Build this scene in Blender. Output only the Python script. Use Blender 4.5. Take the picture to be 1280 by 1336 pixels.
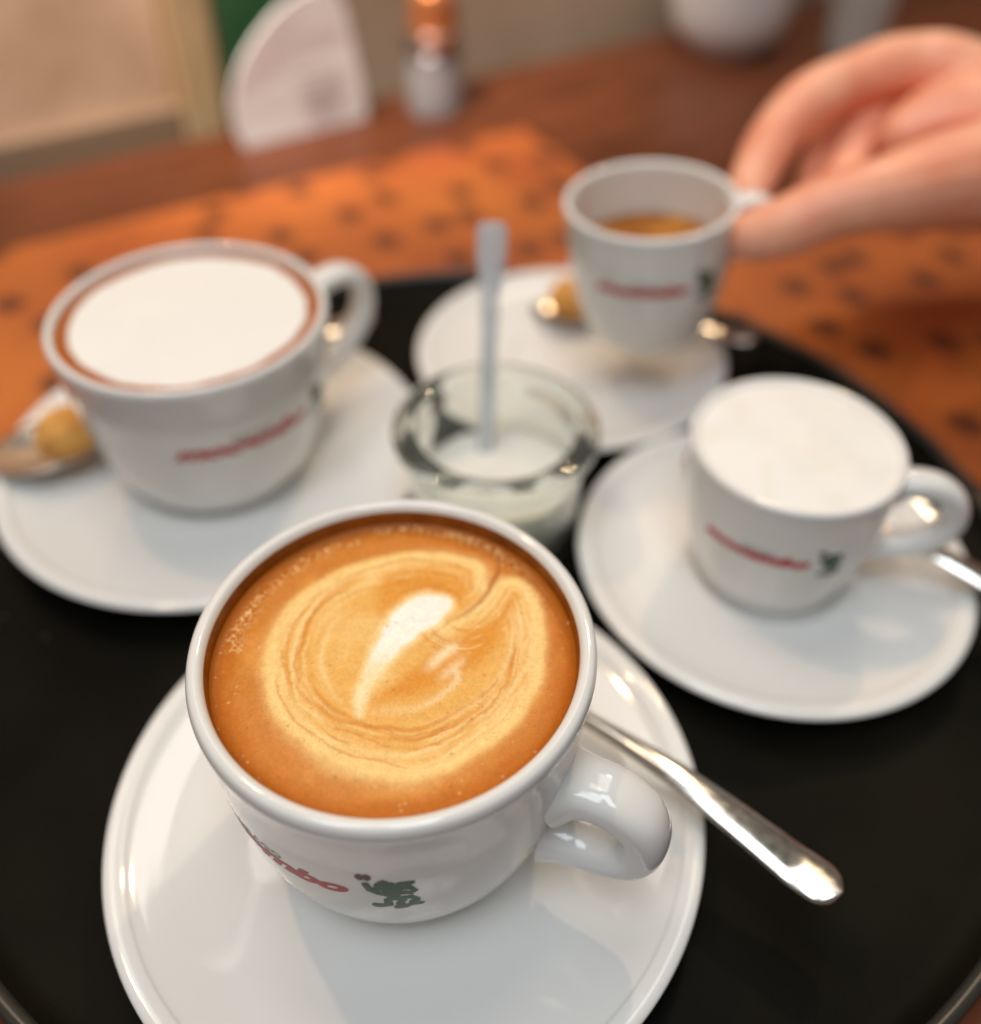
import bpy, bmesh, math, random
import numpy as np
from mathutils import Vector, Matrix, noise

random.seed(7)
np.random.seed(7)
for o in list(bpy.data.objects):
    bpy.data.objects.remove(o)
scene = bpy.context.scene
COL = scene.collection
R = math.radians

# ------------------------------------------------------------------ camera
PITCH, ROLL, CAM_H = 0.6955, 0.013, 0.2514
cam_data = bpy.data.cameras.new("camera")
cam = bpy.data.objects.new("camera", cam_data)
COL.objects.link(cam)
fwd = Vector((0, math.cos(PITCH), -math.sin(PITCH)))
r0 = Vector((1, 0, 0))
u0 = Vector((0, math.sin(PITCH), math.cos(PITCH)))
right = math.cos(ROLL) * r0 + math.sin(ROLL) * u0
up = -math.sin(ROLL) * r0 + math.cos(ROLL) * u0
cam.matrix_world = Matrix.Translation((0, 0, CAM_H)) @ Matrix((right, up, -fwd)).transposed().to_4x4()
cam_data.sensor_fit = 'HORIZONTAL'
cam_data.sensor_width = 36.0
cam_data.lens = 36.0 * 1281.0 / 1280.0
cam_data.shift_x = -(647.3 - 640.0) / 1280.0
cam_data.shift_y = (555.6 - 668.0) / 1280.0
cam_data.clip_start = 0.01
cam_data.clip_end = 50
cam_data.dof.use_dof = True
cam_data.dof.focus_distance = 0.211
cam_data.dof.aperture_fstop = 4.1
scene.camera = cam

# ------------------------------------------------------------------ room light
world = bpy.data.worlds.new("World")
scene.world = world
world.use_nodes = True
wn = world.node_tree
bg = wn.nodes["Background"]
bg.inputs["Color"].default_value = (0.142, 0.130, 0.115, 1)
bg.inputs["Strength"].default_value = 0.95


def lamp(name, az, el, dist, target, power, size, color, size_y=None, shape='DISK'):
    d = bpy.data.lights.new(name, 'AREA')
    d.energy = power
    d.color = color
    d.shape = shape
    d.size = size
    if size_y:
        d.size_y = size_y
    o = bpy.data.objects.new(name, d)
    COL.objects.link(o)
    v = Vector((math.cos(R(az)) * math.cos(R(el)), math.sin(R(az)) * math.cos(R(el)), math.sin(R(el))))
    o.location = Vector(target) + v * dist
    o.rotation_euler = (-v).to_track_quat('-Z', 'Y').to_euler()
    return o


T0 = (0.0, 0.22, 0.03)
lamp("ceiling_spot", 67, 51, 1.9, T0, 6.0, 0.06, (1.0, 0.72, 0.42))
lamp("ceiling_spot", 144, 64, 1.9, T0, 5.5, 0.06, (1.0, 0.66, 0.34))
lamp("ceiling_panel", 70, 70, 1.9, T0, 5.6, 0.35, (1.0, 0.95, 0.88), 1.2, 'RECTANGLE')
lamp("ceiling_panel", 125, 70, 1.9, T0, 5.2, 0.35, (1.0, 0.95, 0.88), 1.2, 'RECTANGLE')
lamp("ceiling_panel", -80, 70, 1.9, T0, 9.0, 0.4, (0.84, 0.93, 1.0), 1.0, 'RECTANGLE')
lamp("ceiling_panel", -125, 64, 1.9, T0, 8.5, 0.4, (0.84, 0.93, 1.0), 1.0, 'RECTANGLE')
lamp("window", -150, 30, 2.4, T0, 1.0, 0.8, (1.0, 0.95, 0.90), 0.8, 'RECTANGLE')

sd = bpy.data.lights.new("wall_fill_spot", 'SPOT')  # added spot without a visible fixture, brightens the wall panel and napkin
sd.energy = 125.0; sd.color = (1.0, 0.84, 0.70); sd.spot_size = math.radians(30); sd.spot_blend = 0.7; sd.shadow_soft_size = 0.04
so = bpy.data.objects.new("wall_fill_spot", sd)
COL.objects.link(so)
so.location = (-0.42, 0.10, 1.25)
so.rotation_euler = (Vector((-0.21, 0.76, 0.10)) - Vector(so.location)).to_track_quat('-Z', 'Y').to_euler()

scene.view_settings.view_transform = 'Standard'
scene.view_settings.look = 'None'
scene.view_settings.exposure = 0.0
scene.view_settings.gamma = 1.0
scene.cycles.use_denoising = True
scene.cycles.max_bounces = 10
scene.cycles.transmission_bounces = 10
scene.cycles.caustics_refractive = True
scene.cycles.sample_clamp_indirect = 6.0


# ------------------------------------------------------------------ helpers
def s2l(c):
    return tuple(((v / 255.0) / 12.92 if v / 255.0 <= 0.04045 else ((v / 255.0 + 0.055) / 1.055) ** 2.4) for v in c)


def tag(o, label=None, cat=None, group=None, kind=None):
    if label: o["label"] = label
    if cat: o["category"] = cat
    if group: o["group"] = group
    if kind: o["kind"] = kind
    return o


def link(name, me, mat=None, parent=None, smooth=True):
    o = bpy.data.objects.new(name, me)
    COL.objects.link(o)
    if mat and not me.materials:
        me.materials.append(mat)
    if smooth and len(me.polygons):
        me.polygons.foreach_set("use_smooth", [True] * len(me.polygons))
    if parent:
        o.parent = parent
    return o


def empty(name, loc, rz=0.0, label=None, cat=None, group=None):
    o = bpy.data.objects.new(name, None)
    o.empty_display_size = 0.01
    COL.objects.link(o)
    o.location = loc
    o.rotation_euler = (0, 0, rz)
    return tag(o, label, cat, group)


def mesh_from(name, verts, faces):
    me = bpy.data.meshes.new(name)
    me.from_pydata([tuple(v) for v in verts], [], faces)
    me.update()
    return me


def catmull(pts, n=5):
    pts = [Vector(p) for p in pts]
    P = [2 * pts[0] - pts[1]] + pts + [2 * pts[-1] - pts[-2]]
    out = []
    for i in range(1, len(P) - 2):
        for k in range(n):
            t = k / n
            a, b, c, d = P[i - 1], P[i], P[i + 1], P[i + 2]
            out.append(0.5 * ((2 * b) + (c - a) * t + (2 * a - 5 * b + 4 * c - d) * t * t + (3 * b - a - 3 * c + d) * t ** 3))
    out.append(pts[-1])
    return out


def lathe(name, prof, segs=128, wobble=None):
    """surface of revolution from (r, z) pairs, poles closed when r is 0"""
    verts, faces, rings = [], [], []
    for (r, z) in prof:
        if r < 1e-6:
            rings.append([len(verts)])
            verts.append((0, 0, z))
        else:
            ring = []
            for s in range(segs):
                a = 2 * math.pi * s / segs
                ring.append(len(verts))
                verts.append((r * math.cos(a), r * math.sin(a), z))
            rings.append(ring)
    for A, B in zip(rings, rings[1:]):
        if len(A) == 1 and len(B) == 1:
            continue
        for s in range(segs):
            t = (s + 1) % segs
            if len(A) == 1:
                faces.append((A[0], B[s], B[t]))
            elif len(B) == 1:
                faces.append((A[s], B[0], A[t]))
            else:
                faces.append((A[s], B[s], B[t], A[t]))
    me = mesh_from(name, verts, faces)
    bm = bmesh.new(); bm.from_mesh(me)
    bmesh.ops.recalc_face_normals(bm, faces=bm.faces)
    bm.to_mesh(me); bm.free()
    return me


def prof_smooth(pts, n=5):
    return [(max(p.x, 0.0), p.y) for p in catmull([(a, b, 0) for a, b in pts], n)]


def box(bm, size, loc=(0, 0, 0), rot=None, bevel=0.0):
    g = bmesh.ops.create_cube(bm, size=1.0)
    vs = g["verts"]
    M = Matrix.Translation(loc) @ (rot.to_4x4() if rot else Matrix.Identity(4)) @ Matrix.Diagonal((*size, 1))
    bmesh.ops.transform(bm, matrix=M, verts=vs)
    if bevel:
        es = list({e for v in vs for e in v.link_edges})
        bmesh.ops.bevel(bm, geom=es, offset=bevel, segments=2, affect='EDGES', profile=0.5)


def bm_mesh(name, bm):
    bmesh.ops.recalc_face_normals(bm, faces=bm.faces)
    me = bpy.data.meshes.new(name)
    bm.to_mesh(me); bm.free()
    return me


# ------------------------------------------------------------------ materials
def mat(name, color=(0.8, 0.8, 0.8), rough=0.5, metal=0.0, **kw):
    m = bpy.data.materials.new(name)
    m.use_nodes = True
    b = m.node_tree.nodes["Principled BSDF"]
    b.inputs["Base Color"].default_value = (*color, 1)
    b.inputs["Roughness"].default_value = rough
    b.inputs["Metallic"].default_value = metal
    for k, v in kw.items():
        b.inputs[k.replace("_", " ")].default_value = v
    return m


def N(m, typ, **kw):
    n = m.node_tree.nodes.new(typ)
    for k, v in kw.items():
        setattr(n, k, v)
    return n


def L(m, a, ao, b, bi):
    m.node_tree.links.new(a.outputs[ao], b.inputs[bi])


def bsdf(m):
    return m.node_tree.nodes["Principled BSDF"]


def noise_bump(m, scale, strength, dist=0.001, detail=4.0, coord="Object"):
    tc = N(m, "ShaderNodeTexCoord")
    nz = N(m, "ShaderNodeTexNoise")
    nz.inputs["Scale"].default_value = scale
    nz.inputs["Detail"].default_value = detail
    bp = N(m, "ShaderNodeBump")
    bp.inputs["Strength"].default_value = strength
    bp.inputs["Distance"].default_value = dist
    L(m, tc, coord, nz, "Vector"); L(m, nz, "Fac", bp, "Height"); L(m, bp, "Normal", bsdf(m), "Normal")
    return tc, nz, bp


def color_mix(m, scale, c0, c1, lo=0.35, hi=0.65, detail=5.0, stretch=None, coord="Object", rough=None):
    tc = N(m, "ShaderNodeTexCoord")
    nz = N(m, "ShaderNodeTexNoise")
    nz.inputs["Scale"].default_value = scale
    nz.inputs["Detail"].default_value = detail
    if stretch:
        mp = N(m, "ShaderNodeMapping")
        mp.inputs["Scale"].default_value = stretch
        L(m, tc, coord, mp, "Vector"); L(m, mp, "Vector", nz, "Vector")
    else:
        L(m, tc, coord, nz, "Vector")
    cr = N(m, "ShaderNodeValToRGB")
    cr.color_ramp.elements[0].position = lo
    cr.color_ramp.elements[0].color = (*c0, 1)
    cr.color_ramp.elements[1].position = hi
    cr.color_ramp.elements[1].color = (*c1, 1)
    L(m, nz, "Fac", cr, "Fac"); L(m, cr, "Color", bsdf(m), "Base Color")
    if rough:
        mr = N(m, "ShaderNodeMapRange")
        mr.inputs["To Min"].default_value, mr.inputs["To Max"].default_value = rough
        L(m, nz, "Fac", mr, "Value"); L(m, mr, "Result", bsdf(m), "Roughness")
    return nz, cr


M_POR = mat("glazed_porcelain", (0.80, 0.785, 0.76), 0.07, Coat_Weight=0.1, Coat_Roughness=0.03)
noise_bump(M_POR, 60, 0.012, 0.001, 2)
M_STEEL = mat("polished_steel", (0.74, 0.70, 0.64), 0.16, 1.0)
color_mix(M_STEEL, 420, (0.62, 0.58, 0.52), (0.78, 0.75, 0.70), 0.3, 0.7, rough=(0.10, 0.26))
M_GLASS = mat("jar_glass", (0.93, 0.97, 0.92), 0.02, Transmission_Weight=0.95, IOR=1.36)
M_CLEAR = mat("tumbler_glass", (0.84, 0.83, 0.80), 0.04, Transmission_Weight=0.7, IOR=1.4)
M_RED = mat("red_print", s2l((192, 26, 30)), 0.35, Specular_IOR_Level=0.2)
M_GREEN = mat("green_print", s2l((48, 84, 46)), 0.35, Specular_IOR_Level=0.2)
M_BEAN = mat("brown_print", s2l((80, 32, 26)), 0.35, Specular_IOR_Level=0.2)
M_GREY = mat("grey_print", s2l((84, 88, 80)), 0.35, Specular_IOR_Level=0.2)
M_TRAY = mat("black_rubber", (0.0075, 0.007, 0.0055), 0.5, Specular_IOR_Level=0.05)
tc_, nz_, bp_ = noise_bump(M_TRAY, 1400, 0.25, 0.0006, 3)
color_mix(M_TRAY, 11, (0.0028, 0.0026, 0.0018), (0.0115, 0.0100, 0.0062), 0.35, 0.7, rough=(0.36, 0.68))  # patchy wear tone, with broad soft reflections put into the colour
M_TABLE = mat("dark_wood", (0.12, 0.035, 0.015), 0.3, Specular_IOR_Level=0.3)
color_mix(M_TABLE, 14, (0.085, 0.022, 0.008), (0.18, 0.052, 0.020), 0.3, 0.72, 6, (1.0, 6.0, 1.0), rough=(0.24, 0.4))
def specks(m, scale, size, color):
    """sparse crumbs and dust grains mixed into a base colour"""
    b = bsdf(m)
    src = b.inputs["Base Color"].links[0].from_socket
    tc = N(m, "ShaderNodeTexCoord")
    vo = N(m, "ShaderNodeTexVoronoi")
    vo.inputs["Scale"].default_value = scale
    L(m, tc, "Object", vo, "Vector")
    lt = N(m, "ShaderNodeMath", operation='LESS_THAN')
    lt.inputs[1].default_value = size
    L(m, vo, "Distance", lt, 0)
    wn_ = N(m, "ShaderNodeTexWhiteNoise")
    L(m, vo, "Position", wn_, "Vector")
    g = N(m, "ShaderNodeMath", operation='GREATER_THAN')
    g.inputs[1].default_value = 0.82
    L(m, wn_, "Value", g, 0)
    mu = N(m, "ShaderNodeMath", operation='MULTIPLY')
    L(m, lt, 0, mu, 0); L(m, g, 0, mu, 1)
    mx = N(m, "ShaderNodeMix", data_type='RGBA')
    mx.inputs[7].default_value = (*color, 1)
    L(m, mu, 0, mx, 0)
    m.node_tree.links.new(src, mx.inputs[6])
    m.node_tree.links.new(mx.outputs[2], b.inputs["Base Color"])


specks(M_TRAY, 95, 0.04, (0.16, 0.14, 0.10))
M_SUGAR = mat("sugar", (0.82, 0.80, 0.74), 0.6)
noise_bump(M_SUGAR, 1500, 0.9, 0.0008, 2)
M_BISC = mat("baked_biscuit", (0.62, 0.32, 0.09), 0.75)
color_mix(M_BISC, 180, (0.56, 0.22, 0.035), (0.86, 0.46, 0.12), 0.3, 0.7)
M_ATT = {}


def attr_mat(name, rough, bump_scale, bump_strength, rough_noise=None):
    m = mat(name, (1, 1, 1), rough, IOR=1.36)
    at = N(m, "ShaderNodeVertexColor")
    at.layer_name = "tint"
    L(m, at, "Color", bsdf(m), "Base Color")
    noise_bump(m, bump_scale, bump_strength, 0.0004, 5)
    return m


M_LATTE = attr_mat("latte_surface", 0.38, 900, 0.22)
bsdf(M_LATTE).inputs["Specular IOR Level"].default_value = 0.25
M_FOAM = attr_mat("milk_foam_surface", 0.5, 700, 0.12)
M_ESPR = attr_mat("espresso_surface", 0.2, 500, 0.06)
M_FILM = mat("coffee_film", s2l((150, 84, 30)), 0.22)
color_mix(M_FILM, 160, s2l((112, 56, 14)), s2l((150, 84, 24)), 0.3, 0.7)
ART = {'lobe':[(15.2,11.3),(16.4,13.6),(19.2,17.9),(20.6,23.0),(19.7,27.3),(17.4,29.5),(14.5,30.7),(9.1,32.0),(3.3,32.4),(-5.7,30.9),(-14.1,27.9),(-20.1,23.1),(-25.7,17.2),(-28.7,10.8),(-29.9,3.7),(-29.5,-2.9),(-27.0,-10.7),(-23.5,-17.4),(-19.2,-21.4),(-13.0,-25.9),(-7.1,-28.6),(-1.3,-30.3),(3.4,-30.9),(9.6,-30.3),(15.7,-28.0),(21.9,-23.7),(27.5,-17.8),(31.8,-10.4),(33.7,-1.7),(34.3,6.5),(33.5,14.9),(31.0,21.5),(26.8,24.4),(23.6,23.3),(21.0,19.4),(18.9,15.1),(16.4,12.3)],'groove':[(22.1,39.9),(23.1,33.2),(23.2,27.3),(21.9,22.6),(19.4,17.0),(16.6,12.9),(13.2,10.6),(10.3,8.3),(7.4,4.9),(2.5,-0.1),(-1.3,-5.7),(-4.1,-11.4),(-6.1,-15.6)],'ring':[(19.1,20.6),(18.7,26.7),(14.5,29.5),(9.1,30.7),(3.4,30.6),(-5.4,28.6),(-13.8,24.9),(-19.7,20.1),(-24.2,14.8),(-27.1,8.8),(-27.7,1.3),(-26.8,-4.9),(-24.2,-11.5),(-21.5,-15.5),(-17.7,-20.1),(-12.2,-24.5),(-6.9,-27.4),(-1.4,-28.9),(3.3,-29.5),(7.2,-29.3),(12.8,-27.1),(18.2,-23.7),(23.8,-18.6),(28.4,-12.8),(31.4,-6.9),(32.7,-0.7),(32.9,6.4),(32.3,13.7),(30.1,20.0),(26.7,22.6),(23.6,21.6),(21.0,17.9),(18.5,13.9),(15.2,10.6),(10.8,7.6)],'leaf':[(-5.2,0.8),(-4.1,4.3),(-2.8,8.3),(-1.3,12.0),(1.0,15.0),(4.8,17.4),(9.1,17.5),(11.7,15.9),(11.3,13.1),(8.6,9.8),(4.7,6.2),(1.1,2.0),(-1.5,-1.6),(-3.5,-5.4),(-5.1,-9.8),(-6.1,-13.0),(-6.4,-15.6),(-6.7,-11.8),(-6.2,-7.4),(-5.7,-2.9)],'w2':[(7.3,-3.6),(9.2,-1.5),(11.2,0.5),(13.2,2.0),(14.6,2.9)],'w3':[(10.2,-6.4),(11.8,-4.7),(14.1,-2.6),(16.1,-0.1)],'w3b':[(14.1,-4.3),(13.9,-6.7),(12.0,-9.4),(8.8,-12.0),(5.2,-13.6),(-0.4,-14.6),(-6.2,-15.1)],'amber':[(23.6,12.4),(26.5,18.3),(25.8,12.4),(24.2,5.6),(19.9,-1.9),(14.9,-5.1),(8.3,-9.2),(1.8,-11.7),(-3.0,-13.3),(-1.8,-9.4),(4.5,-3.2),(12.8,4.4),(18.8,8.9)],'amber2':[(-5.1,25.1),(6.1,26.5),(14.9,23.7),(16.2,18.1),(14.2,14.1),(11.5,16.8),(4.8,18.6),(-0.6,15.9),(-3.7,10.8),(-6.1,16.5)],'dark':[[(-26.9,11.5),(-26.4,2.7),(-22.5,-5.7),(-18.1,-12.0),(-13.5,-15.4),(-9.2,-17.4),(-4.1,-18.6),(2.4,-19.1),(7.2,-18.6),(12.8,-15.9),(18.4,-11.4),(23.4,-5.4),(25.8,1.3)],[(-18.6,-5.6),(-16.2,-10.6),(-12.5,-14.4),(-6.2,-17.3)],[(-2.0,11.9),(-0.3,17.8),(4.6,20.3),(10.2,19.9),(14.0,17.8),(13.8,14.5)],[(-14.0,21.2),(-18.7,15.2),(-21.3,8.2),(-21.5,0.6),(-20.2,-5.6)],[(21.7,-10.0),(16.9,-15.9),(10.6,-20.0),(2.6,-21.6),(-5.5,-20.8)],[(27.9,5.7),(27.2,0.3),(25.1,-4.9)]],'light':[[(-1.5,26.9),(-10.7,24.2),(-17.4,18.7),(-21.1,12.8),(-22.9,4.9),(-22.2,-3.6),(-19.0,-10.6),(-14.1,-17.3),(-7.8,-21.8)],[(-12.2,14.1),(-15.8,7.2),(-16.5,-0.4),(-14.0,-8.6),(-9.9,-14.4)],[(26.7,13.6),(27.0,6.8),(25.8,-0.4),(21.7,-8.0),(16.8,-13.4),(10.4,-16.9),(3.1,-17.9)],[(30.5,12.5),(31.1,5.8),(29.9,-1.8),(27.1,-6.9),(23.4,-11.9),(18.6,-16.8)],[(-10.3,-20.9),(-3.5,-24.4),(4.5,-25.0),(12.3,-22.4),(19.4,-17.7)],[(27.3,15.9),(28.5,10.2),(28.6,3.5)]]}

# ------------------------------------------------------------------ table, wall, mats, tray
TZ = -0.009
E_DIR = Vector((0.835, 0.550, 0)).normalized()       # along the far edge of the table
E_IN = Vector((E_DIR.y, -E_DIR.x, 0))                # towards the camera
E_P = Vector((-0.0075, 0.716, 0))
E_ANG = math.atan2(E_DIR.y, E_DIR.x)
ROT_E = Matrix.Rotation(E_ANG, 3, 'Z')

bm = bmesh.new()
box(bm, (2.4, 1.4, 0.035), (0, 0, 0), None, 0.004)
table = link("table", bm_mesh("table", bm), M_TABLE, None, False)
ctr = E_P + E_DIR * 0.15 + E_IN * 0.7
table.location = (ctr.x, ctr.y, TZ - 0.0175)
table.rotation_euler = (0, 0, E_ANG)
tag(table, "dark red-brown wooden table top under the tray and paper mats", "table")

M_PLAS = mat("beige_plaster", (0.42, 0.28, 0.19), 0.8)
color_mix(M_PLAS, 16, (0.44, 0.29, 0.18), (0.74, 0.53, 0.37), 0.3, 0.75, 6)
M_DPLAS = mat("taupe_panel", (0.22, 0.15, 0.10), 0.7)
color_mix(M_DPLAS, 8, (0.30, 0.21, 0.14), (0.44, 0.32, 0.23), 0.3, 0.75, 6)
M_POST = mat("pale_wood", (0.42, 0.28, 0.14), 0.55)
color_mix(M_POST, 30, (0.42, 0.28, 0.14), (0.58, 0.41, 0.23), 0.3, 0.7, 5, (6, 6, 1))

wall = empty("partition_wall", (E_P.x - E_IN.x * 0.03, E_P.y - E_IN.y * 0.03, -0.3), E_ANG,
             "beige partition wall with a pale wooden post behind the far table edge", "wall")


def wall_part(name, x0, x1, y, th, h, m, label=None):
    bm = bmesh.new()
    box(bm, (x1 - x0, th, h), ((x0 + x1) / 2, y + th / 2, h / 2), None, 0.002)
    o = link(name, bm_mesh(name, bm), m, wall, False)
    if label: o["label"] = label
    return o


# distances along the edge, measured from E_P
wall_part("wall_panel", -1.1, -0.222, 0.0, 0.04, 0.75, M_PLAS, "light beige plaster panel left of the post")
wall_part("post", -0.221, -0.193, -0.012, 0.05, 0.75, M_POST)
wall_part("wall_panel", -0.192, 1.2, 0.004, 0.04, 0.75, M_DPLAS, "darker taupe panel right of the post")

M_BASE_SHADE = mat("base_shade", (0.27, 0.175, 0.11), 0.6)  # contact shade along the wall foot, put in as a darker strip
wall_part("shade_band", -1.1, -0.222, -0.008, 0.008, 0.3035, M_BASE_SHADE)

# paper placemats with printed coffee beans
M_MAT = mat("printed_paper", s2l((214, 112, 48)), 0.55)
tc = N(M_MAT, "ShaderNodeTexCoord")
mp = N(M_MAT, "ShaderNodeMapping")
mp.inputs["Scale"].default_value = (30, 25, 1)
L(M_MAT, tc, "Object", mp, "Vector")
vo = N(M_MAT, "ShaderNodeTexVoronoi", feature='F1')
vo.voronoi_dimensions = '2D'
vo.inputs["Scale"].default_value = 1.0
vo.inputs["Randomness"].default_value = 0.72
L(M_MAT, mp, "Vector", vo, "Vector")
cr = N(M_MAT, "ShaderNodeValToRGB")
cr.color_ramp.elements[0].position = 0.12
cr.color_ramp.elements[0].color = (0, 0, 0, 1)
cr.color_ramp.elements[1].position = 0.30
cr.color_ramp.elements[1].color = (1, 1, 1, 1)
L(M_MAT, vo, "Distance", cr, "Fac")
nz = N(M_MAT, "ShaderNodeTexNoise")
nz.inputs["Scale"].default_value = 7
nz.inputs["Detail"].default_value = 6
L(M_MAT, tc, "Object", nz, "Vector")
cr2 = N(M_MAT, "ShaderNodeValToRGB")
cr2.color_ramp.elements[0].position = 0.3
cr2.color_ramp.elements[0].color = (*s2l((146, 62, 24)), 1)
cr2.color_ramp.elements[1].position = 0.7
cr2.color_ramp.elements[1].color = (*s2l((204, 116, 44)), 1)
L(M_MAT, nz, "Fac", cr2, "Fac")
mx = N(M_MAT, "ShaderNodeMix", data_type='RGBA')
mx.inputs[6].default_value = (*s2l((98, 46, 18)), 1)
L(M_MAT, cr, "Color", mx, 0); L(M_MAT, cr2, "Color", mx, 7)
L(M_MAT, mx, 2, bsdf(M_MAT), "Base Color")


def placemat(corner, w, d, label, z=0.0):
    """corner: far corner on the table; w runs back to the left along the far side, d towards the camera"""
    ang = R(31.0)
    e = Vector((math.cos(ang), math.sin(ang), 0)); n = Vector((e.y, -e.x, 0))
    c = Vector((*corner, 0)) + e * (w / 2) + n * (d / 2)
    bm = bmesh.new()
    box(bm, (abs(w), d, 0.0007), (0, 0, 0))
    o = link("placemat", bm_mesh("placemat", bm), M_MAT, None, False)
    o.location = (c.x, c.y, TZ + 0.0006 + z)
    o.rotation_euler = (0, 0, ang)
    return tag(o, label, "placemat", "orange paper placemats under the tray")


placemat((0.014, 0.612), -0.46, 0.36, "orange placemat with brown bean print behind the large foam-topped cup")
placemat((0.085, 0.450), 0.50, 0.36, "orange placemat with brown bean print beneath the reaching hand", 0.0009)

# round serving tray
TR = 0.1828
TC = (-0.0027, 0.2330)
tray = empty("serving_tray", (TC[0], TC[1], TZ + 0.0014), 0, "round black non-slip serving tray carrying all the cups", "tray")
pr = [(0, 0), (TR - 0.006, 0), (TR - 0.001, 0.003), (TR + 0.0005, 0.008), (TR + 0.0002, 0.0104), (TR - 0.0012, 0.0108),
      (TR - 0.0028, 0.0098), (TR - 0.0050, 0.0055), (TR - 0.0090, 0.0037), (TR - 0.013, 0.0036), (0, 0.0036)]
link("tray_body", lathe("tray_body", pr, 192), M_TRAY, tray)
M_RIM = mat("dark_rim", (0.030, 0.027, 0.022), 0.32)
link("rim_edge", lathe("rim_edge", [(TR - 0.0031, 0.0099), (TR - 0.0024, 0.0111), (TR - 0.0010, 0.0118), (TR + 0.0004, 0.0114), (TR + 0.0012, 0.0102),
     (TR + 0.0010, 0.0078)], 192), M_RIM, tray)
TOP = TZ + 0.0014 + 0.0036          # = -0.004

# ------------------------------------------------------------------ saucers
def saucer_mesh(rad, well):
    top = 0.0141                     # rim height above the tray
    pts = [(0, 0.0062), (well * 0.80, 0.0062), (well * 0.93, 0.0064), (well * 1.02, 0.0078), (well * 1.12, 0.0081),
           (well * 1.35, 0.0079), (rad * 0.74, 0.0092), (rad * 0.86, 0.0113), (rad - 0.0062, 0.0128), (rad - 0.0050, 0.01365),
           (rad - 0.0030, 0.0141), (rad - 0.0012, 0.0141), (rad, 0.0132), (rad - 0.0004, 0.0122), (rad - 0.003, 0.0112),
           (rad * 0.80, 0.0068), (rad * 0.66, 0.0036), (well * 1.28, 0.0018), (well * 1.24, 0.0002), (well * 1.18, 0.0),
           (well * 1.12, 0.0008), (well * 1.05, 0.0020), (0, 0.0022)]
    return lathe("saucer", prof_smooth(pts, 4), 160)


def saucer(x, y, rad, well, label):
    o = link("saucer", saucer_mesh(rad, well), M_POR)
    o.location = (x, y, TOP)
    return tag(o, label, "saucer", "white saucers on the black tray")


PF = (-0.0222, 0.1372); SF = (-0.0218, 0.1365)
PR_ = (0.0921, 0.2273); SR = (0.0927, 0.2263)
PL = (-0.1034, 0.2757); SL = (-0.1045, 0.2758)
SB = (0.0314, 0.3418)
saucer(*SF, 0.0775, 0.031, "white saucer under the leaf-patterned coffee, nearest the camera")
saucer(*SR, 0.0648, 0.0255, "white saucer under the small cup full of white foam")
saucer(*SL, 0.0781, 0.031, "wide white saucer under the brown-ringed foam cup on the left")
saucer(*SB, 0.0652, 0.0255, "cupless white saucer at the back below the lifted cup")
WELL = TOP + 0.0062                  # where cups stand


# ------------------------------------------------------------------ cups
def cup_profiles(kind):
    if kind == "cappuccino":
        outer = [(0, .0016), (.0225, .0016), (.0238, .0004), (.0255, 0), (.0272, .0006), (.0292, .0034), (.0335, .0090), (.0376, .0170), (.0404, .0265),
                 (.0424, .0380), (.0436, .0500), (.0441, .0580), (.0445, .0630), (.0450, .0664), (.0454, .0688), (.0454, .0706),
                 (.0449, .0720), (.0440, .0727), (.0430, .0728)]
        inner = [(.0421, .0722), (.0415, .0708), (.0412, .0684), (.0410, .062), (.0400, .046), (.036, .024), (.027, .011), (.012, .0072), (0, .007)]
    elif kind == "large":
        outer = [(0, .0016), (.024, .0016), (.0255, .0004), (.0275, 0), (.0292, .0008), (.0310, .0032), (.0342, .0080), (.0380, .0165), (.0409, .0275),
                 (.0431, .0400), (.0446, .0520), (.0455, .0600), (.0460, .0640), (.0461, .0660), (.0456, .0674), (.0447, .0678)]
        inner = [(.0438, .0675), (.0432, .0665), (.0428, .063), (.0416, .050), (.038, .030), (.031, .014), (.016, .0075), (0, .007)]
    else:
        outer = [(0, .0014), (.0185, .0014), (.0196, .0004), (.0212, 0), (.0226, .0006), (.0238, .0028), (.0258, .0078), (.0280, .0155), (.0298, .025),
                 (.0310, .035), (.0317, .044), (.0321, .0495), (.0325, .0522), (.0326, .0538), (.0322, .0550), (.0313, .0554)]
        inner = [(.0303, .0551), (.0297, .0542), (.0294, .052), (.0288, .042), (.027, .026), (.022, .0125), (.011, .0072), (0, .007)]
    return outer, inner


def grid_patch(name, inside, u0, u1, v0, v1, step, place):
    """flat print: every cell whose centre lies inside the drawn shape, wrapped by place(u, v)"""
    nu, nv = int((u1 - u0) / step) + 1, int((v1 - v0) / step) + 1
    verts, idx, faces = [], {}, []

    def vid(i, j):
        if (i, j) not in idx:
            idx[(i, j)] = len(verts)
            verts.append(place(u0 + i * step, v0 + j * step))
        return idx[(i, j)]
    for i in range(nu):
        for j in range(nv):
            if inside(u0 + (i + .5) * step, v0 + (j + .5) * step):
                faces.append((vid(i, j), vid(i + 1, j), vid(i + 1, j + 1), vid(i, j + 1)))
    return mesh_from(name, verts, faces)


def in_poly(poly, x, y):
    c = False
    n = len(poly)
    for i in range(n):
        x0, y0 = poly[i]; x1, y1 = poly[i - 1]
        if (y0 > y) != (y1 > y) and x < (x1 - x0) * (y - y0) / (y1 - y0) + x0:
            c = not c
    return c


def seg_d(p, a, b):
    ax, ay = a; bx, by = b
    dx, dy = bx - ax, by - ay
    t = max(0, min(1, ((p[0] - ax) * dx + (p[1] - ay) * dy) / (dx * dx + dy * dy + 1e-12)))
    return math.hypot(p[0] - ax - t * dx, p[1] - ay - t * dy)


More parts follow.
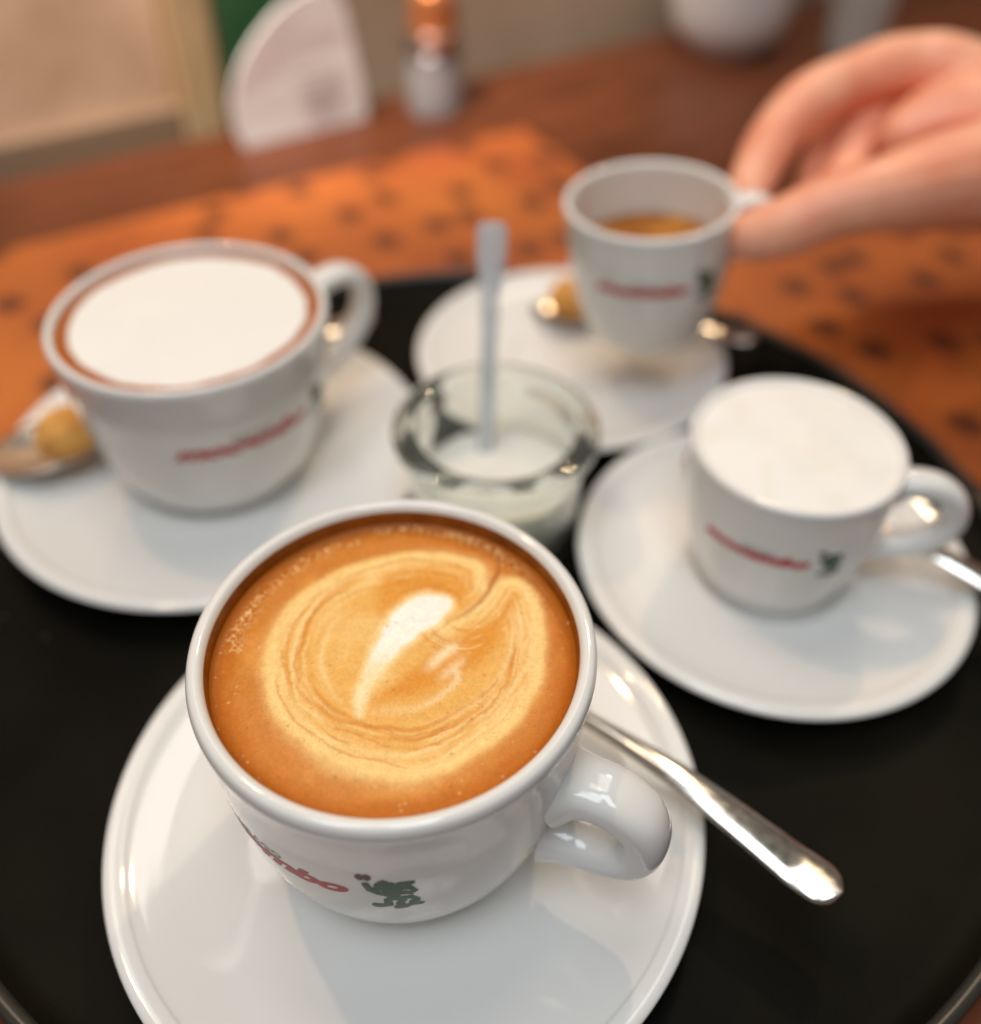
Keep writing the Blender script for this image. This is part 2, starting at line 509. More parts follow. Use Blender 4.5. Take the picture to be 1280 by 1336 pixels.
# emblem: a green beast standing upright, one arm lifting a coffee bean (unit square, y up)
EMB_STROKES = [
    ([(0.16, 0.70), (0.20, 0.58), (0.32, 0.50), (0.42, 0.47)], 0.050),           # raised arm
    ([(0.30, 0.62), (0.40, 0.60), (0.50, 0.60)], 0.045),                          # other arm
    ([(0.40, 0.70), (0.46, 0.62), (0.52, 0.50), (0.54, 0.38)], 0.085),            # trunk
    ([(0.42, 0.76), (0.38, 0.72)], 0.060), ([(0.36, 0.70), (0.31, 0.70)], 0.030),  # head, muzzle
    ([(0.54, 0.38), (0.44, 0.28), (0.46, 0.16), (0.34, 0.12), (0.24, 0.13)], 0.050),   # leg
    ([(0.56, 0.38), (0.68, 0.30), (0.62, 0.18), (0.70, 0.08), (0.58, 0.06)], 0.050),   # leg
    ([(0.70, 0.08), (0.84, 0.14), (0.95, 0.12)], 0.040),                          # foot
    ([(0.62, 0.34), (0.80, 0.36), (0.90, 0.26), (0.80, 0.20)], 0.040),            # tail
    ([(0.52, 0.56), (0.64, 0.72), (0.84, 0.74)], 0.040),                          # wing
    ([(0.56, 0.52), (0.68, 0.62), (0.80, 0.62), (0.86, 0.52)], 0.042),
    ([(0.58, 0.46), (0.72, 0.50), (0.80, 0.46)], 0.040),
    ([(0.46, 0.76), (0.54, 0.74), (0.58, 0.66)], 0.030),                          # mane
]


def emb_in(x, y):
    for pts, w in EMB_STROKES:
        for a, b in zip(pts, pts[1:]):
            if seg_d((x, y), a, b) < w * 1.22:
                return True
    return False


def bean_in(x, y):
    for cx in (-0.058, 0.058):
        if ((x - 0.14 - cx) / 0.062) ** 2 + ((y - 0.88) / 0.080) ** 2 < 1:
            return True
    return False


def text_mesh(body, size, shear, xscale, offset=0.0, spacing=1.0):
    cu = bpy.data.curves.new("lettering", 'FONT')
    cu.body = body; cu.size = size; cu.shear = shear; cu.offset = offset
    cu.space_character = spacing
    cu.resolution_u = 5
    o = bpy.data.objects.new("lettering", cu)
    COL.objects.link(o)
    dg = bpy.context.evaluated_depsgraph_get()
    me = bpy.data.meshes.new_from_object(o.evaluated_get(dg))
    bpy.data.objects.remove(o)
    bm = bmesh.new(); bm.from_mesh(me)
    bmesh.ops.remove_doubles(bm, verts=bm.verts, dist=1e-6)
    for v in bm.verts:
        v.co.x *= xscale
    bmesh.ops.triangulate(bm, faces=bm.faces)
    for _ in range(5):
        es = [e for e in bm.edges if e.calc_length() > 0.0012]
        if not es: break
        bmesh.ops.subdivide_edges(bm, edges=es, cuts=1)
        bmesh.ops.triangulate(bm, faces=bm.faces)
    bm.to_mesh(me); bm.free()
    return me


def handle_mesh(path, half_w, half_t, nsec=20):
    """path: (r, z) control points in the plane of the handle; elliptical flat-sided section"""
    P = catmull([(a, 0, b) for a, b in path], 8)
    n = len(P)
    verts, faces = [], []
    for i, p in enumerate(P):
        t = (P[min(i + 1, n - 1)] - P[max(i - 1, 0)]).normalized()
        nrm = Vector((t.z, 0, -t.x))
        s = i / (n - 1)
        flare = 1.0 + 0.45 * max(0, 1 - s / 0.16) ** 2 + 0.35 * max(0, 1 - (1 - s) / 0.16) ** 2
        w, h = half_w * flare * (1.0 - 0.10 * math.sin(math.pi * s)), half_t * (1.0 + 0.4 * max(0, 1 - s / 0.2) ** 2 + 0.4 * max(0, 1 - (1 - s) / 0.2) ** 2)
        for k in range(nsec):
            a = 2 * math.pi * k / nsec
            ca, sa = math.cos(a), math.sin(a)
            e = 0.88
            verts.append(p + nrm * (h * math.copysign(abs(ca) ** e, ca)) + Vector((0, 1, 0)) * (w * math.copysign(abs(sa) ** e, sa)))
    for i in range(n - 1):
        for k in range(nsec):
            l = (k + 1) % nsec
            faces.append((i * nsec + k, i * nsec + l, (i + 1) * nsec + l, (i + 1) * nsec + k))
    faces.append(tuple(range(nsec))[::-1])
    faces.append(tuple((n - 1) * nsec + k for k in range(nsec)))
    return mesh_from("handle", verts, faces)


HANDLES = {
    "cappuccino": ([(.0420, .0445), (.0480, .0470), (.0550, .0470), (.0612, .0432), (.0632, .0365), (.0610, .0300), (.0550, .0264), (.0480, .0253), (.0395, .0252)], .0078, .0054),
    "large": ([(.0420, .0530), (.0490, .0575), (.0590, .0585), (.0668, .0540), (.0692, .0450), (.0660, .0350), (.0580, .0270), (.0480, .0220), (.0370, .0210)], .0060, .0038),
    "lifted": ([(.0300, .0490), (.0350, .0512), (.0410, .0505), (.0452, .0462), (.0460, .0405), (.0430, .0350), (.0370, .0318), (.0285, .0310)], .0050, .0030),
    "small": ([(.0300, .0420), (.0350, .0445), (.0430, .0445), (.0494, .0402), (.0517, .0335), (.0496, .0262), (.0430, .0205), (.0350, .0178), (.0265, .0175)], .0056, .0040),
}


def make_cup(kind, loc, handle_az, label, emblem_off, emblem_size, text_size, z_frac=0.60, ey=1.45, tilt=None):
    outer, inner = cup_profiles(kind)
    root = empty("coffee_cup", loc, R(handle_az), label, "cup", "white coffee cups with red lettering")
    if tilt:
        root.rotation_euler = (tilt[0], tilt[1], R(handle_az))
    po = prof_smooth(outer, 5)
    full = prof_smooth(outer + inner, 5)
    link("cup_body", lathe("cup_body", full, 160), M_POR, root)
    path, hw, ht = HANDLES[kind]
    hm = handle_mesh(path, hw, ht)
    h = link("handle", hm, M_POR, root)
    sub = h.modifiers.new("smooth", 'SUBSURF'); sub.levels = sub.render_levels = 1
    H = outer[-1][1]
    zs = np.array([p[1] for p in po[10:]]); rs = np.array([p[0] for p in po[10:]])

    def rad(z):
        return float(np.interp(z, zs, rs))
    zc = H * z_frac

    def wrap(a0, d):
        def f(u, v):
            z = zc + v
            r = rad(z) + d
            a = a0 + u / rad(zc)
            return (r * math.cos(a), r * math.sin(a), z)
        return f
    s = emblem_size
    pl = wrap(R(emblem_off), 0.00005)
    em = grid_patch("emblem", emb_in, 0, 1, 0, 1, 0.02, lambda u, v: pl((u - 0.5) * s, (v - 0.48) * s * ey))
    e = link("emblem", em, M_GREEN, root)
    bn = grid_patch("bean", bean_in, 0, 0.4, 0.7, 1, 0.02, lambda u, v: pl((u - 0.5) * s, (v - 0.48) * s * ey))
    link("bean", bn, M_BEAN, e)
    # brand lettering
    tm = text_mesh("mocambo", text_size, 0.32, 1.55, 0.00042, 0.95)
    w = max(v.co.x for v in tm.vertices)
    a_end = R(emblem_off) - (0.62 * s) / rad(zc)
    wr = wrap(a_end, 0.00005)
    for v in tm.vertices:
        v.co = wr(v.co.x - w, v.co.y - text_size * 0.28)
    lt = link("brand_lettering", tm, M_RED, root)
    t2 = text_mesh("DRAGO", text_size * 0.40, 0.0, 1.2, 0.00004, 1.1)
    w2 = max(v.co.x for v in t2.vertices)
    for v in t2.vertices:
        v.co = wr(v.co.x - w * 0.32 - w2, v.co.y + text_size * 0.34)
    link("small_lettering", t2, M_GREY, lt)
    return root, inner


def disc_surface(name, rad, z_of_r, color_fn, step, m, parent):
    """a liquid surface with a colour per point; color_fn takes x, y arrays in mm and returns linear rgb"""
    nr, na = int(rad / step), int(2 * math.pi * rad / step / 1.15)
    rr = np.linspace(0, rad, nr + 1)[1:]
    aa = np.linspace(0, 2 * np.pi, na, endpoint=False)
    X = np.concatenate([[0], (rr[:, None] * np.cos(aa)).ravel()])
    Y = np.concatenate([[0], (rr[:, None] * np.sin(aa)).ravel()])
    Z = z_of_r(np.hypot(X, Y), X, Y)
    V = np.stack([X, Y, Z], 1)
    i = np.arange(nr - 1)[:, None] * na + 1
    k = np.arange(na)[None]
    k2 = (k + 1) % na
    quads = np.stack([i + k, i + na + k, i + na + k2, i + k2], -1).reshape(-1, 4)
    tris = np.stack([np.zeros(na, int), 1 + np.arange(na), 1 + (np.arange(na) + 1) % na], 1)
    me = bpy.data.meshes.new(name)
    nq, nt = len(quads), len(tris)
    me.vertices.add(len(V)); me.vertices.foreach_set("co", V.ravel())
    me.loops.add(nq * 4 + nt * 3)
    me.loops.foreach_set("vertex_index", np.concatenate([quads.ravel(), tris.ravel()]))
    me.polygons.add(nq + nt)
    st = np.concatenate([np.arange(nq) * 4, nq * 4 + np.arange(nt) * 3])
    me.polygons.foreach_set("loop_start", st)
    me.update(calc_edges=True); me.validate()
    rgb = np.clip(color_fn(X * 1e3, Y * 1e3), 0, 1)
    ca = me.color_attributes.new("tint", 'FLOAT_COLOR', 'POINT')
    ca.data.foreach_set("color", np.concatenate([rgb, np.ones((len(V), 1))], 1).ravel())
    return link(name, me, m, parent)


def vnoise(x, y, f, seed=0.0):
    """smooth value noise on arrays"""
    rs = np.random.RandomState(int(seed * 13 + 5))
    tab = rs.rand(256, 256)
    x = x * f + 64; y = y * f + 64
    xi, yi = np.floor(x).astype(int), np.floor(y).astype(int)
    fx, fy = x - xi, y - yi
    fx, fy = fx * fx * (3 - 2 * fx), fy * fy * (3 - 2 * fy)
    g = lambda a, b: tab[a % 256, b % 256]
    return (g(xi, yi) * (1 - fx) + g(xi + 1, yi) * fx) * (1 - fy) + (g(xi, yi + 1) * (1 - fx) + g(xi + 1, yi + 1) * fx) * fy


def fbm(x, y, f, seed=0.0, oct=4):
    return sum(vnoise(x, y, f * 2 ** k, seed + k) * 0.5 ** k for k in range(oct)) / sum(0.5 ** k for k in range(oct))


def poly_dist(px, py, pts, closed=False):
    """distance and position along a polyline for arrays of points"""
    pts = [(p[0], p[1]) for p in catmull([(a, b, 0) for a, b in pts], 4)]
    if closed: pts.append(pts[0])
    best = np.full(px.shape, 1e9); pos = np.zeros(px.shape)
    n = len(pts) - 1
    for i in range(n):
        ax, ay = pts[i]; bx, by = pts[i + 1]
        dx, dy = bx - ax, by - ay
        t = np.clip(((px - ax) * dx + (py - ay) * dy) / (dx * dx + dy * dy + 1e-12), 0, 1)
        d = np.hypot(px - ax - t * dx, py - ay - t * dy)
        w = d < best
        best[w] = d[w]; pos[w] = ((i + t) / n)[w]
    return best, pos


def poly_inside(px, py, pts):
    c = np.zeros(px.shape, bool)
    n = len(pts)
    for i in range(n):
        x0, y0 = pts[i]; x1, y1 = pts[i - 1]
        if y0 == y1: continue
        k = ((y0 > py) != (y1 > py)) & (px < (x1 - x0) * (py - y0) / (y1 - y0) + x0)
        c ^= k
    return c

# ------------------------------------------------------------------ the leaf-patterned coffee
def latte(x, y):
    wx = (fbm(x, y, 0.16, 1) - 0.5) * 3.0 + (fbm(x, y, 0.6, 2) - 0.5) * 0.9
    wy = (fbm(x, y, 0.16, 3) - 0.5) * 3.0 + (fbm(x, y, 0.6, 4) - 0.5) * 0.9
    px, py = x + wx * 0.45, y + wy * 0.45
    c = lambda *v: np.array(s2l(v))
    rad = np.hypot(x, y)
    f1 = fbm(x, y, 0.10, 6)
    col = c(208, 130, 56)[None] * np.ones((len(x), 1))

    def blend(cc, a):
        nonlocal col
        col = col * (1 - a[:, None]) + cc[None] * a[:, None]
    sm = lambda a, b, t: np.clip((t - a) / (b - a), 0, 1) ** 2 * (3 - 2 * np.clip((t - a) / (b - a), 0, 1))
    blend(c(226, 152, 70), sm(0.45, 0.7, f1) * 0.6)
    blend(c(202, 122, 38), sm(0.5, 0.75, fbm(x, y, 0.22, 9)) * 0.5)
    # crema darkens and turns amber at the edge
    blend(c(190, 104, 18), sm(34.0, 38.5, rad + (f1 - .5) * 5) * 0.9)
    blend(c(156, 80, 12), sm(37.5, 40.8, rad) * 0.75)
    # inside of the poured figure
    d, _ = poly_dist(px, py, ART['lobe'])
    ins = poly_inside(px, py, ART['lobe'])
    sd = np.where(ins, d, -d)
    sd0 = sd.copy()
    blend(c(236, 178, 94), sm(-0.5, 1.2, sd))
    blend(c(244, 200, 126), sm(0.38, 0.68, fbm(x, y, 0.11, 91)) * sm(1, 4, sd) * sm(8, -6, px) * 0.7)
    # streamlines: thin concentric threads that follow the outline
    st = fbm(sd * 1.25 + 50, px * 0.10 + py * 0.07, 0.85, 12, 3)
    blend(c(246, 206, 138), sm(0.46, 0.66, st) * sm(0.5, 2.5, sd) * sm(13, 8, sd) * 0.75)
    blend(c(222, 152, 70), sm(0.52, 0.75, fbm(sd + 90, px * 0.06, 0.6, 15, 3)) * sm(1.5, 4, sd) * sm(14, 9, sd) * 0.7)
    # the pale outer band
    d, t = poly_dist(px, py, ART['ring'])
    w = 1.6 + 1.5 * np.sin(np.pi * np.clip((t - 0.15) / 0.6, 0, 1)) ** 2
    blend(c(250, 214, 142), np.exp(-(d / w) ** 2) * 0.92 * (0.75 + 0.5 * (fbm(x, y, 0.5, 17) - .3)))
    for k in ('amber', 'amber2'):
        d, _ = poly_dist(px, py, ART[k], True)
        ii = poly_inside(px, py, ART[k])
        blend(c(224, 144, 46), sm(-2.2, 2.4, np.where(ii, d, -d)) * (0.85 if k == 'amber' else 0.7))
    for i, a in enumerate(ART['light']):
        d, t = poly_dist(px, py, a)
        blend(c(248, 212, 148), np.exp(-(d / 0.75) ** 2) * np.sin(np.pi * np.clip(t, 0.04, 0.96)) * 0.75)
    for i, a in enumerate(ART['dark']):
        d, t = poly_dist(px, py, a)
        blend(c(216, 138, 54), np.exp(-(d / 0.55) ** 2) * np.sin(np.pi * np.clip(t, 0.04, 0.96)) * 0.8)
    for k, s0 in enumerate((2.4, 3.3, 4.3, 5.2, 6.4, 7.6, 9.0, 10.6)):
        wv = (fbm(x, y, 0.13, 100 + k) - 0.5) * 2.6 + (fbm(x, y, 0.5, 120 + k) - 0.5) * 0.5
        msk = sm(0.47, 0.60, fbm(x, y, 0.085, 140 + k)) * (d * 0 + 1)
        cc = c(252, 218, 152) if k % 2 == 0 else c(214, 138, 58)
        blend(cc, np.exp(-((sd0 - s0 - wv) / (0.22 + 0.10 * (k % 3))) ** 2) * msk * 0.62)
    # white leaf
    d, _ = poly_dist(px, py, ART['leaf'], True)
    ii = poly_inside(px, py, ART['leaf'])
    lf = np.where(ii, d, -d) + 0.35 + (fbm(x, y, 0.7, 71) - 0.5) * 0.5 + (fbm(x, y, 0.25, 72) - 0.5) * 1.4
    blend(c(252, 226, 170), sm(-2.2, 0.6, lf) * 0.9)
    blend(c(255, 246, 232), sm(-0.3, 0.9, lf) * (0.12 + 0.88 * sm(-6, 4, py)))
    for k, wd, al in (('w2', 1.5, 0.9), ('w3', 1.2, 0.6), ('w3b', 0.9, 0.65)):
        d, t = poly_dist(px, py, ART[k])
        fade = np.sin(np.pi * np.clip(t * 0.92 + 0.06, 0, 1)) ** 0.6 if k != 'w3b' else (1 - t) ** 0.7
        blend(c(252, 228, 180), np.exp(-(d / wd) ** 2) * fade * al)
    # groove that splits the figure
    d, t = poly_dist(px, py, ART['groove'])
    blend(c(168, 92, 30), np.exp(-(d / (0.60 - 0.25 * t)) ** 2) * np.clip(1.12 - 1.55 * t, 0, 1) * 0.95)
    blend(c(250, 216, 160), np.exp(-((d - 1.2) / 0.5) ** 2) * np.clip(1 - 1.3 * t, 0, 1) * 0.35 * (t > 0.2))
    # froth line along the back of the cup, broken into bright and dark grains
    ang = np.degrees(np.arctan2(y, x))
    for a0, a1, r0_, wd, al in ((108, 176, 37.6, 1.1, 0.9), (45, 100, 39.4, 0.8, 0.9), (20, 62, 37.0, 1.6, 0.4), (160, 200, 36.0, 1.4, 0.35)):
        mk = sm(a0 - 8, a0 + 6, ang) * sm(a1 + 8, a1 - 6, ang) * np.exp(-((rad - r0_ - (fbm(x, y, 0.2, 81) - .5) * 2.4) / wd) ** 2)
        gr = fbm(x, y, 2.2, 83, 2)
        blend(c(255, 226, 160), mk * sm(0.58, 0.72, gr) * al)
        blend(c(140, 74, 20), mk * sm(0.44, 0.30, gr) * al * 0.7)
    # pores and fine bubbles
    rs = np.random.RandomState(3)
    n = 900
    bx, by = rs.uniform(-41, 41, n), rs.uniform(-41, 41, n)
    for k in range(n):
        q = (np.abs(x - bx[k]) < 1) & (np.abs(y - by[k]) < 1)
        if not q.any(): continue
        d = np.hypot(x[q] - bx[k], y[q] - by[k])
        a = np.exp(-(d / (0.10 + 0.22 * rs.rand() ** 3)) ** 2) * rs.uniform(0.15, 0.6)
        cc = c(150, 84, 34) if k % 3 else c(252, 222, 166)
        col[q] = col[q] * (1 - a[:, None]) + cc[None] * a[:, None]
    g = (fbm(x, y, 2.4, 21, 2) - 0.5)
    col = col * (1 + 0.22 * g[:, None] + 0.12 * (fbm(x, y, 0.9, 23, 2) - 0.5)[:, None])
    return col


cup_f, inn = make_cup("cappuccino", (PF[0], PF[1], WELL), -25, "cappuccino cup with white leaf drawn in tan foam, nearest the camera",
                      -63, 0.0140, 0.0078, 0.60)
HZ = -R(-25)


def rot_fn(fn, ang):
    ca, sa = math.cos(ang), math.sin(ang)
    return lambda x, y: fn(x * ca - y * sa, x * sa + y * ca)


LZ = 0.0664
cof = disc_surface("latte_art_coffee", 0.0411, lambda r, X, Y: LZ + 0.0009 * np.clip((r - 0.0385) / 0.0026, 0, 1) ** 2 + 0.00025 * np.cos(r / 0.0411 * 1.57),
                   latte, 0.00021, M_LATTE, cup_f)
cof.rotation_euler = (0, 0, R(25))          # the drawing is laid out in table axes
link("coffee_film", lathe("coffee_film", [(0.04095, LZ + 0.0002), (0.04105, LZ + 0.0016), (0.04112, 0.0684), (0.04128, 0.0699), (0.04150, 0.0710)], 128), M_FILM, cup_f)

# bubbles along the back edge of the crema
bm = bmesh.new()
rs = random.Random(5)
for k in range(230):
    if k < 130:
        t = rs.random()
        a = R(100 + 82 * t + rs.gauss(0, 2)); rr = 0.0392 - 0.004 * math.sin(math.pi * t) - 0.0005 + rs.gauss(0, 0.0006)
        a = R(112 + 66 * t)
        rr = 0.0370 - 0.0012 * math.sin(3.1 * t) + rs.gauss(0, 0.0007)
    else:
        a = R(rs.gauss(68, 16)); rr = 0.0384 + rs.gauss(0, 0.0006)
    s = abs(rs.gauss(0.00010, 0.00008)) + 0.00005
    bmesh.ops.create_icosphere(bm, subdivisions=1, radius=s, matrix=Matrix.Translation((rr * math.cos(a), rr * math.sin(a), LZ + 0.0001)))
M_BUB = mat("foam_bubble", s2l((240, 186, 112)), 0.06, IOR=1.4, Coat_Weight=0.6)
bub = link("foam_bubbles", bm_mesh("foam_bubbles", bm), M_BUB, cup_f)
bub.rotation_euler = (0, 0, R(25))
tag(bub, kind="stuff")

# the large cup on the left: white foam inside a brown ring
def foam_ring(x, y):
    r = np.hypot(x, y) / 43.0
    k = lambda *v: np.array(s2l(v))
    off = (fbm(x, y, 0.10, 31) - 0.5) * 0.05 + (fbm(x, y, 0.6, 32) - 0.5) * 0.02
    q = np.clip((r + off - 0.892) / 0.022, 0, 1)[:, None]
    q = q * q * (3 - 2 * q)
    white = k(238, 235, 230)[None] * (1 + 0.05 * (fbm(x, y, 0.08, 33) - 0.5))[:, None]
    brown = k(160, 82, 14)[None] * np.ones((len(x), 1))
    p = np.clip((r - 0.955) / 0.03, 0, 1)[:, None]
    brown = brown * (1 - p) + k(168, 92, 22)[None] * p
    return white * (1 - q) + brown * q


cup_l, inn = make_cup("large", (PL[0], PL[1], WELL), 42, "large cup with white foam and a brown coffee ring, left of the jar",
                      -57, 0.0120, 0.0078)
disc_surface("milk_foam", 0.0429, lambda r, X, Y: 0.0653 + 0.0009 * np.cos(r / 0.0425 * 1.57), foam_ring, 0.0005, M_FOAM, cup_l)

# the small cup on the right: filled to the brim with white foam
def foam_white(x, y):
    k = lambda *v: np.array(s2l(v))
    r = np.hypot(x, y)
    w = k(240, 237, 232)[None] * (1 + 0.06 * (fbm(x, y, 0.09, 41) - 0.5))[:, None]
    q = (np.clip((fbm(x, y, 0.11, 44) - 0.52) / 0.2, 0, 1) * 0.5)[:, None]
    return w * (1 - q) + k(234, 228, 214)[None] * q


cup_r, inn = make_cup("small", (PR_[0], PR_[1], WELL), -11, "small cup heaped with plain white milk foam, right of the jar",
                      -66, 0.0095, 0.0055)
disc_surface("milk_foam", 0.0299, lambda r, X, Y: 0.0541 + 0.0016 * np.cos(r / 0.0299 * 1.57) + 0.0003 * np.sin(X * 260) * np.sin(Y * 210 + 1),
             foam_white, 0.0005, M_FOAM, cup_r)

# the lifted espresso cup at the back
def espresso(x, y):
    k = lambda *v: np.array(s2l(v))
    q = np.clip((fbm(x, y, 0.14, 51) - 0.35) / 0.3, 0, 1)[:, None]
    return k(150, 88, 22)[None] * (1 - q) + k(186, 120, 40)[None] * q


BTILT = -0.07
CB = Vector((0.0563, 0.3332, 0.0841)) - Vector((math.sin(BTILT) * 0.055, 0, 0.055))
cup_b, inn = make_cup("lifted", tuple(CB), 2, "small espresso cup held up in the air by the hand",
                      -57, 0.0108, 0.0058, tilt=(0, BTILT))
disc_surface("espresso", 0.0279, lambda r, X, Y: 0.0345 + 0 * r, espresso, 0.0008, M_ESPR, cup_b)


# ------------------------------------------------------------------ spoons
def spoon_mesh(Lh=0.115, bowl_a=0.0215, bowl_b=0.0150, depth=0.0052, wend=0.0061):
    xs = np.concatenate([np.linspace(-1, 1, 30) * bowl_a, np.linspace(bowl_a * 1.03, Lh - wend, 44), Lh - wend + wend * np.sin(np.linspace(0.12, 1, 10) * 1.5707)])
    nv = 13
    top, bot = [], []

    def width(x):
        if x <= bowl_a * 0.93:
            return bowl_b * math.sqrt(max(1 - (x / bowl_a) ** 2, 0.0004)) * (1 - 0.10 * x / bowl_a)
        neck = 0.0020
        t = (x - bowl_a * 0.93) / (Lh - bowl_a * 0.93)
        w = neck + 0.0028 * max(0, 1 - t / 0.10) ** 2 + (wend - neck) * min(1, max(0, (t - 0.10) / 0.80)) ** 1.25
        if x > Lh - wend:
            w *= math.sqrt(max(1 - ((x - Lh + wend) / wend) ** 2, 0.0009))
        return w
    for x in xs:
        w = width(x)
        inb = x <= bowl_a
        t = max(0, (x - bowl_a) / (Lh - bowl_a))
        base = 0.0052 + 0.0045 * math.sin(math.pi * min(1, t * 1.15)) * (t > 0) + 0.0000 * t
        th = 0.0009 + 0.0007 * min(1, max(0, (x - 0.4 * bowl_a) / (0.8 * bowl_a))) * (1 - 0.35 * t)
        for j in range(nv):
            v = -1 + 2 * j / (nv - 1)
            y = w * v
            if inb:
                rho2 = min(1, (x / bowl_a) ** 2 + (y / bowl_b) ** 2)
                z = base - depth * (1 - rho2)
                zb = z - th * (1 - 0.55 * rho2)
            else:
                crown = 0.0016 * (1 - abs(v) ** 2.5)
                z = base + crown - 0.0002
                zb = z - th * (1 - 0.75 * abs(v) ** 4)
            top.append((x, y, z)); bot.append((x, y, zb))
    n = len(xs)
    V = top + bot
    o = n * nv
    F = []
    for i in range(n - 1):
        for j in range(nv - 1):
            a, b, c, d = i * nv + j, (i + 1) * nv + j, (i + 1) * nv + j + 1, i * nv + j + 1
            F.append((a, b, c, d)); F.append((o + a, o + d, o + c, o + b))
        for j in (0, nv - 1):
            a, b = i * nv + j, (i + 1) * nv + j
            F.append((a, o + a, o + b, b) if j == 0 else (a, b, o + b, o + a))
    for i in (0, n - 1):
        for j in range(nv - 1):
            a, b = i * nv + j, i * nv + j + 1
            F.append((a, b, o + b, o + a) if i == 0 else (a, o + a, o + b, b))
    return mesh_from("teaspoon", V, F)


SPOON = spoon_mesh()


def spoon(bowl, end, label, roll=0.0, sx=1.0):
    """bowl: point under the middle of the bowl; end: tip of the handle"""
    o = link("teaspoon", SPOON, M_STEEL)
    b, e = Vector(bowl), Vector(end)
    x = (e - b).normalized()
    y = Vector((0, 0, 1)).cross(x).normalized()
    z = x.cross(y)
    M = Matrix((x, y, z)).transposed()
    o.matrix_world = Matrix.Translation(b) @ (M @ Matrix.Rotation(roll, 3, 'X')).to_4x4() @ Matrix.Scale(sx, 4)
    return tag(o, label, "spoon", "steel teaspoons on the saucers")


def along(end, dr, z, d=0.115):
    v = Vector((dr[0], dr[1])).normalized()
    return (end[0] - v.x * d, end[1] - v.y * d, z)


e = (0.0838, 0.1078, 0.0125)
spoon(along(e, (0.0562, -0.0470), TOP + 0.0105), e, "steel teaspoon with its handle sticking out over the tray beside the nearest cup")
e = (-0.0530, 0.3530, 0.0120)
spoon(along(e, (0.1075, 0.080), TOP + 0.0125, 0.115 * 1.165), e, "steel teaspoon holding a biscuit left of the brown-ringed foam cup", -0.12, 1.165)
BL = along(e, (0.1075, 0.080), 0, 0.115 * 1.165)
e = (0.1790, 0.1896, 0.0100)
spoon(along(e, (0.0785, -0.0615), TOP + 0.0115), e, "steel teaspoon behind the foam-filled small cup, handle running out to the right")
BRR = along(e, (0.0785, -0.0615), 0)
e = (0.1100, 0.3440, 0.0105)
spoon(along(e, (0.1072, -0.039), TOP + 0.0090, 0.115 * 0.73), e, "steel teaspoon holding a biscuit at the back under the lifted cup", 0.0, 0.73)
BB = along(e, (0.1072, -0.039), 0, 0.115 * 0.73)


def biscuit(loc, rad, label, seed):
    bm = bmesh.new()
    bmesh.ops.create_icosphere(bm, subdivisions=4, radius=1.0)
    for v in bm.verts:
        n = noise.noise(v.co * 1.6 + Vector((seed, 0, 0))) * 0.10 + noise.noise(v.co * 5 + Vector((0, seed, 0))) * 0.035
        v.co = v.co * (1 + n) * rad
        v.co.z *= 0.82
    o = link("biscuit", bm_mesh("biscuit", bm), M_BISC)
    o.location = loc
    return tag(o, label, "biscuit", "round amaretti biscuits in the spoons")


biscuit((BL[0] + 0.004, BL[1] - 0.001, TOP + 0.0220), 0.0116, "round golden biscuit in the spoon left of the large foam cup", 2.0)
biscuit((BB[0] + 0.002, BB[1], TOP + 0.0190), 0.0108, "round golden biscuit in the spoon on the back saucer", 5.0)

# ------------------------------------------------------------------ sugar jar
JX, JY = 0.0000, 0.2478
jar = link("sugar_jar", lathe("sugar_jar", prof_smooth([
    (0, .0022), (.020, .0022), (.0235, .0006), (.0262, .0004), (.0280, .0030), (.0288, .010), (.0294, .022), (.0296, .032), (.0300, .0375),
    (.0312, .0412), (.0332, .0438), (.0343, .0460), (.0344, .0480), (.0336, .0492), (.0318, .0498), (.0296, .0499), (.0274, .0494), (.0262, .0482), (.0258, .0455),
    (.0261, .0410), (.0268, .033), (.0266, .020), (.0258, .0085), (.023, .0062), (.012, .0058), (0, .0058)], 5), 128), M_GLASS)
jar.location = (JX, JY, TOP + 0.0002)
tag(jar, "open clear glass jar half full of white sugar in the middle of the tray", "jar")

def sugar_z(r, X, Y):
    z = 0.0275 + 0.12 * (-Y) + 0.05 * X
    for i in range(1):
        z = z + 0.0035 * (fbm(X * 1e3, Y * 1e3, 0.09, 61) - 0.5) + 0.0012 * (fbm(X * 1e3, Y * 1e3, 0.35, 63) - 0.5)
    return z


sg = disc_surface("sugar", 0.0262, sugar_z, lambda x, y: np.tile(np.array([[0.82, 0.80, 0.74]]), (len(x), 1)), 0.0007, M_SUGAR, None)
bm = bmesh.new(); bm.from_mesh(sg.data)
edge = [e for e in bm.edges if e.is_boundary]
g = bmesh.ops.extrude_edge_only(bm, edges=edge)
nv_ = [v for v in g["geom"] if isinstance(v, bmesh.types.BMVert)]
for v in nv_:
    v.co.z = 0.0075; v.co.x *= 0.95; v.co.y *= 0.95
bmesh.ops.contextual_create(bm, geom=[e for e in bm.edges if e.is_boundary])
bmesh.ops.recalc_face_normals(bm, faces=bm.faces)
bm.to_mesh(sg.data); bm.free()
sg.location = (JX, JY, TOP + 0.0004)
tag(sg, "white granulated sugar filling the glass jar", "sugar")

